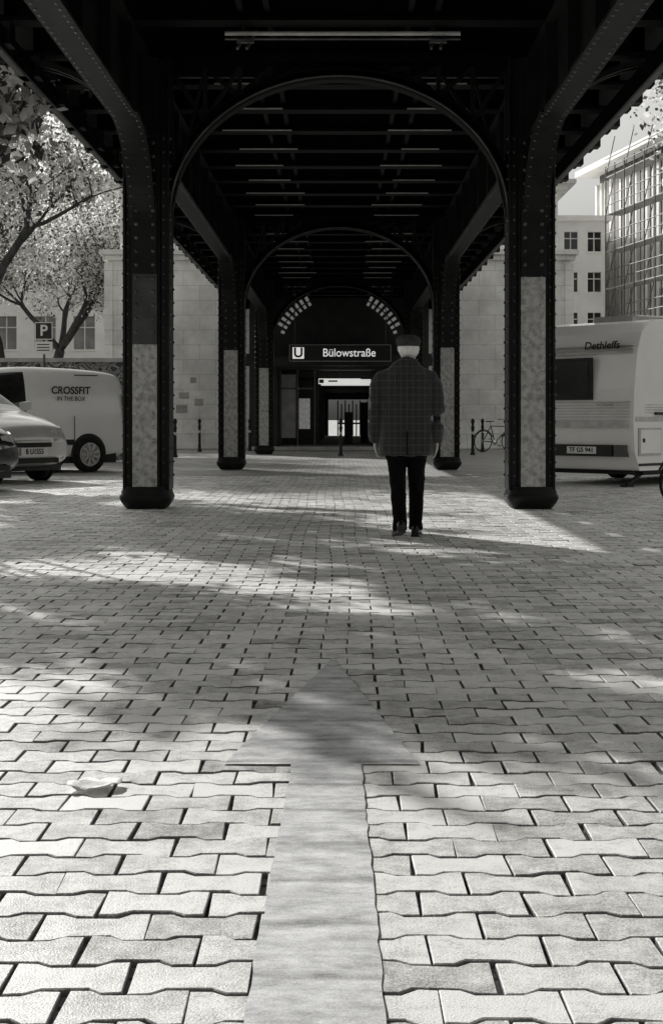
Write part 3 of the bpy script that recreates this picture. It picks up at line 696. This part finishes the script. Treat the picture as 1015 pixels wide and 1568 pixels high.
C=empty('caravan',(4.42,20.6,0),rad(45)); C.scale=(1.04,1.04,1.0)
b=MB(); prof=[(.16,.25),(.03,.55),(0,1.0),(.02,1.5),(.10,2.05),(.22,2.36),(.42,2.52),(.75,2.58),(4.3,2.58),(4.75,2.45),(5.0,1.9),(5.05,1.2),(4.95,.55),(4.8,.25)]
b.loft([[(x,0,z) for x,z in prof],[(x,2.15,z) for x,z in prof]],'white',sm=False)
b.make('body',C,bevel=.05,seg=3)
b=MB()
b.box(-.035,.01,.70,1.85,1.33,1.98,'black'); b.box(-.045,-.036,.76,1.79,1.38,1.93,'glass')
b.box(-.06,.02,.10,2.05,.90,1.02,'stripe')
for z in [1.06+i*.045 for i in range(6)]: b.box(-.012,.02,.06,2.09,z,z+.012,'stripe')
for z in [2.03+i*.04 for i in range(4)]: b.box(.06,.16,.06,2.09,z,z+.01,'stripe')
b.box(-.03,.10,.35,1.8,.46,.64,'black'); b.box(-.040,-.031,.62,1.14,.50,.61,'plate')
for y in (.12,1.83): b.box(-.03,.08,y,y+.2,.46,.64,'red')
b.box(.02,.05,.42,.52,.8,.84,'black'); b.tube([(-.05,.25,1.25),(-.1,.25,1.25),(-.1,.6,1.25),(-.05,.6,1.25)],.014,'chrome',8)
b.box(1.7,2.6,-.03,.0,1.25,1.85,'black'); b.box(1.76,2.54,-.036,-.031,1.31,1.79,'glass')
b.box(.12,.72,-.02,.0,.48,.90,'stripe'); b.box(.15,.69,-.028,-.021,.51,.87,'white'); b.box(.2,.26,-.035,-.029,.68,.74,'black')
b.box(.05,5.0,-.012,0,1.0,1.07,'stripe'); b.box(.13,4.85,-.012,0,.32,.36,'darkpanel'); b.box(.55,1.05,-.04,-.0,1.10,1.14,'black')
b.box(3,3.65,-.02,0,.45,2.25,'stripe')
for z in [1.13+i*.04 for i in range(0,4)]: b.box(.3,4.9,-.008,0,z,z+.01,'stripe')
b.box(.9,1.6,.6,1.3,2.58,2.68,'concrete'); b.box(2.6,3.2,.6,1.3,2.58,2.68,'concrete'); b.tube([(.4,.2,2.62),(1.9,.2,2.66),(2.1,.2,2.58)],.015,'chrome',6)
b.box(.5,4.6,.15,2.0,.17,.248,'black')
for (x,y) in ((.25,.2),(.25,1.9),(4.6,.25),(4.6,1.9)):
    b.beam((x+.38,y,.24),(x-.12,y,.03),.05,.04,'black'); b.beam((x+.0,y,.24),(x+.18,y,.13),.03,.03,'black'); b.box(x-.2,x-.02,y-.06,y+.06,.0,.03,'black')
wheel(b,2.7,.1,.32,-1); wheel(b,2.7,2.05,.32,1)
b.make('fittings',C,bevel=.006,seg=1)
text('lettering','Dethleffs',.17,(.02,.55,2.16),(rad(75),0,rad(-90)),'black',C,bold=.003)
text('plate_text','TF G5 941',.10,(-.042,.88,.555),(rad(90),0,rad(-90)),'black',C,bold=.002)

def bicycle(loc,rz,s=1):
    b=MB()
    for x in (-.52,.52):
        rings=[]
        for k in range(33):
            t=2*math.pi*k/32; c=Vector((x+.33*math.cos(t),0,.34+.33*math.sin(t))); rr=Vector((math.cos(t),0,math.sin(t)))
            rings.append([tuple(c+rr*.018*math.cos(q)+Vector((0,.018*math.sin(q),0))) for q in [0,1.05,2.1,3.14,4.19,5.24]])
        b.loft(rings,'rubber',cap=False)
        for k in range(14):
            t=2*math.pi*k/14; b.beam((x,0,.34),(x+.32*math.cos(t),0,.34+.32*math.sin(t)),.004,.004,'chrome')
        b.lathe([(.0,-.05),(.025,-.05),(.025,.05),(0,.05)],'chrome',c=(x,0,.34),axis='Y',n=10)
    P=dict(bb=(-.08,0,.30),st=(-.25,0,.82),ht=(.33,0,.80),hb=(.36,0,.68),ra=(-.52,0,.34),fa=(.52,0,.34))
    for a,c in (('bb','st'),('st','ht'),('bb','hb'),('bb','ra'),('st','ra'),('hb','fa'),('ht','hb')): b.tube([P[a],P[c]],.016,'darkcar',8)
    b.tube([P['st'],(-.28,0,.95)],.013,'chrome',8); b.loft([[(-.42,-.08,.95),(-.42,.08,.95),(-.42,.06,.98),(-.42,-.06,.98)],[(-.15,-.02,.96),(-.15,.02,.96),(-.15,.015,.985),(-.15,-.015,.985)]],'black')
    b.tube([P['ht'],(.31,0,.98)],.014,'chrome',8); b.tube([(.2,-.28,1.0),(.3,-.2,1.02),(.32,0,.98),(.3,.2,1.02),(.2,.28,1.0)],.013,'chrome',8)
    b.lathe([(0,-.02),(.09,-.015),(.09,-.01),(0,-.01)],'chrome',c=P['bb'],axis='Y',n=20)
    b.beam((-.08,-.05,.3),(.05,-.05,.2),.02,.02,'chrome'); b.box(0,.1,-.12,-.04,.19,.21,'black'); b.beam((-.08,.05,.3),(-.2,.05,.4),.02,.02,'chrome'); b.box(-.25,-.15,.04,.12,.39,.41,'black')
    for x in (-.52,.52):
        pts=[(x+.37*math.cos(t),0,.34+.37*math.sin(t)) for t in [rad(q) for q in range(20,161,20)]]; b.tube(pts,.014,'black',6)
    o=b.make('bicycle',loc=loc,rot=(rad(4),0,rz)); return o
bicycle((5.0,43.6,0),rad(28)); bicycle((4.40,15.4,0),rad(10))

b=MB(); vs=[];nx=8;ny=5;rg=random.Random(2)
for j in range(ny):
    for i in range(nx):
        u=i/(nx-1)-.5; v=j/(ny-1)-.5; vs.append((u*.15*(1-abs(v)*.5)+v*.03,v*.11*(1-u*u*1.2),.008+.02*u*u+rg.uniform(0,.010)))
b.add(vs,[(j*nx+i,j*nx+i+1,(j+1)*nx+i+1,(j+1)*nx+i) for j in range(ny-1) for i in range(nx-1)],'paper',True)
o=b.make('crumpled_paper',loc=(-.68,3.82,0),recalc=False); so2=o.modifiers.new('t','SOLIDIFY'); so2.thickness=.001
b=MB(); b.lathe([(.0,.004),(.07,.004),(.085,.03),(.09,.03),(.078,.0),(0,.0)],'plate',n=20); b.make('dropped_saucer',loc=(-1.72,13.7,0))

# ------------------------------------------------------------------ man
MN=empty('walking_man',(.585,11.95,0))
def sring(cx,cy,z,a,bb,n=36,e=2.4,tilt=0):
    r=[]
    for j in range(n):
        t=2*math.pi*j/n; c,s=math.cos(t),math.sin(t)
        x=a*math.copysign(abs(c)**(2/e),c); y=bb*math.copysign(abs(s)**(2/e),s)
        r.append((cx+x,cy+y,z+tilt*x))
    return r
b=MB()
b.loft([sring(.0,0,.715,.232,.155),sring(0,0,.74,.238,.158),sring(0,0,.85,.236,.155),sring(0,0,.95,.230,.148),sring(0,.0,1.06,.222,.14),sring(0,.0,1.18,.226,.142),sring(0,.0,1.30,.232,.148),sring(0,.0,1.37,.228,.145),sring(0,.01,1.42,.210,.132),sring(0,.02,1.46,.175,.115),sring(0,.03,1.50,.130,.095),sring(0,.04,1.545,.085,.08)],'tweed')
for s,dy in ((-1,.03),(1,-.03)):
    b.tube([(s*.14,.01,1.415),(s*.20,.0,1.39),(s*.245,-.01,1.31),(s*.262,-.02,1.2),(s*.272,-.03,1.10),(s*.272,-.01+dy,.98),(s*.266,.02+dy,.86),(s*.265,.03+dy,.835)],[.07,.080,.078,.070,.064,.060,.055,.054],'tweed',20)
b.tube([(-.10,.0,1.51),(-.05,-.045,1.55),(0,-.055,1.56),(.05,-.045,1.55),(.10,.0,1.51)],[.02,.02,.02,.02,.02],'tweed',10)
jk=b.make('jacket',MN,remesh=.011,wr=.026)
b=MB(); b.box(-.003,.003,-.168,-.150,.722,.93,'trouser'); b.make('back_vent',MN)
b=MB()
b.loft([sring(0,0,.70,.185,.12),sring(0,0,.80,.185,.12),sring(0,0,.95,.17,.11)],'trouser')
b.tube([(-.09,0,.82),(-.083,-.0,.66),(-.075,-.01,.50),(-.066,-.07,.32),(-.060,-.13,.14),(-.060,-.145,.075)],[.10,.087,.071,.064,.060,.064],'trouser',20)
b.tube([(.09,0,.82),(.092,.04,.66),(.095,.09,.50),(.092,.11,.32),(.088,.125,.14),(.088,.125,.06)],[.10,.087,.071,.063,.060,.064],'trouser',20)
b.make('trousers',MN,remesh=.010,wr=.022)
def shoe(nm,loc,rx,rz):
    b=MB(); pr=[(-.09,.028,.055),(-.085,.034,.085),(-.05,.038,.10),(0,.040,.085),(.06,.046,.065),(.12,.050,.055),(.16,.044,.048),(.19,.028,.035),(.20,.012,.025)]
    rings=[]
    for y,w2,h in pr:
        rings.append([(w2*math.cos(t)*(1 if math.sin(t)<0 else .9),y,.012+max(0,h*.5+h*.5*math.sin(t))) for t in [2*math.pi*j/16 for j in range(16)]])
    b.loft(rings,'shoe')
    b.loft([[(-.034,-.09,0),(.034,-.09,0),(.034,-.09,.02),(-.034,-.09,.02)],[(-.038,-.03,0),(.038,-.03,0),(.038,-.03,.02),(-.038,-.03,.02)]],'shoe',sm=False)
    b.loft([[(-w2,y,.008 if y>-.03 else .012),(w2,y,.008 if y>-.03 else .012),(w2,y,.02),(-w2,y,.02)] for y,w2 in ((-.03,.038),(.05,.044),(.12,.05),(.17,.04),(.195,.02))],'iron_edge',sm=False)
    b.make(nm,MN,loc=loc,rot=(rx,0,rz))
shoe('shoe_left',(-.060,-.16,.045),rad(-13),rad(8)); shoe('shoe_right',(.09,.13,.0),0,rad(-8))
b=MB(); hx,hy,hz=.022,.055,1.64
b.loft([sring(hx*.6,.035,1.50,.06,.062,20,2),sring(hx,.04,1.56,.062,.066,20,2),sring(hx,.055,1.60,.068,.085,20,2),sring(hx,.06,1.64,.076,.095,20,2),sring(hx,.06,1.68,.079,.10,20,2),sring(hx,.055,1.72,.072,.09,20,2),sring(hx,.055,1.745,.045,.06,20,2)],'skin')
b.tube([(hx,.14,1.675),(hx,.17,1.645),(hx,.15,1.632)],[.010,.016,.012],'skin',8)
b.tube([(hx,.10,1.56),(hx,.135,1.575)],[.03,.022],'skin',10)
for s in (-1,1):
    b.loft([sring(hx+s*.080,.045,1.615,.006,.010,10,2),sring(hx+s*.088,.04,1.635,.009,.016,10,2),sring(hx+s*.090,.038,1.66,.009,.018,10,2),sring(hx+s*.084,.04,1.675,.005,.010,10,2)],'skin')
b.make('head',MN,remesh=.005)
b=MB()
for s in (-1,1): b.lathe([(0,0),(.011,.002),(.011,.008),(0,.010)],'black',c=(hx+s*.03,.142,1.668),axis='Y',n=12)
b.box(hx-.022,hx+.022,.146,.150,1.603,1.607,'red'); b.make('face_details',MN)
b=MB(); n=28; rings=[]
for z,a,bb in ((1.578,.066,.075),(1.59,.078,.092),(1.61,.088,.102),(1.635,.093,.106),(1.665,.093,.107),(1.69,.088,.104)):
    r=[]
    for j in range(n):
        t=math.pi*(-.04)+ -math.pi*1.0*(j/(n-1))*.92 -.06 ; jt=random.uniform(-.004,.004)
        r.append((hx+(a+jt)*math.cos(t),.05+(bb+jt)*math.sin(t),z+random.uniform(-.004,.004)))
    inn=[(hx+(p[0]-hx)*.8,.05+(p[1]-.05)*.8,p[2]) for p in r[::-1]]
    rings.append(r+inn)
b.loft(rings,'hair'); b.make('hair',MN,remesh=.005,wr=.014)
M['cap']=mat('cap_wool',.04,.08,60,.95,.5,200,spec=.2)
b=MB()
b.loft([sring(hx,.048,1.668,.097,.116,28,2),sring(hx,.048,1.69,.106,.126,28,2),sring(hx,.056,1.718,.112,.138,28,2,-.02),sring(hx,.068,1.745,.102,.128,28,2),sring(hx,.07,1.764,.07,.09,28,2),sring(hx,.07,1.771,.02,.03,28,2)],'cap')
b.loft([[(hx-.07,.13,1.69),(hx+.07,.13,1.69),(hx+.07,.13,1.715),(hx-.07,.13,1.715)],[(hx-.045,.215,1.672),(hx+.045,.215,1.672),(hx+.045,.215,1.682),(hx-.045,.215,1.682)]],'cap')
b.make('flat_cap',MN,remesh=.006,wr=.008)
def hand(nm,loc,s):
    b=MB()
    b.loft([sring(0,0,.035,.022,.028,14,2),sring(0,0,.0,.021,.028,14,2),sring(0,0.002,-.03,.019,.038,14,2.5),sring(-s*.003,.002,-.06,.018,.043,14,2.5),sring(-s*.008,.0,-.088,.014,.041,14,2.5)],'skin')
    for y,l in ((.031,.070),(.010,.078),(-.011,.072),(-.031,.056)):
        b.tube([(-s*.004,y,-.075),(-s*.012,y,-.088-l*.32),(-s*.026,y,-.09-l*.66),(-s*.042,y,-.088-l*.82)],[.0095,.0088,.0080,.0065],'skin',8)
    b.tube([(0,.028,-.02),(-s*.008,.050,-.05),(-s*.014,.056,-.078),(-s*.016,.052,-.098)],[.013,.0115,.010,.0075],'skin',8)
    b.make(nm,MN,loc=loc,remesh=.0035,rot=(rad(6),0,0))
hand('hand_left',(-.265,.062,.835),-1); hand('hand_right',(.265,.0,.835),1)
print('done')
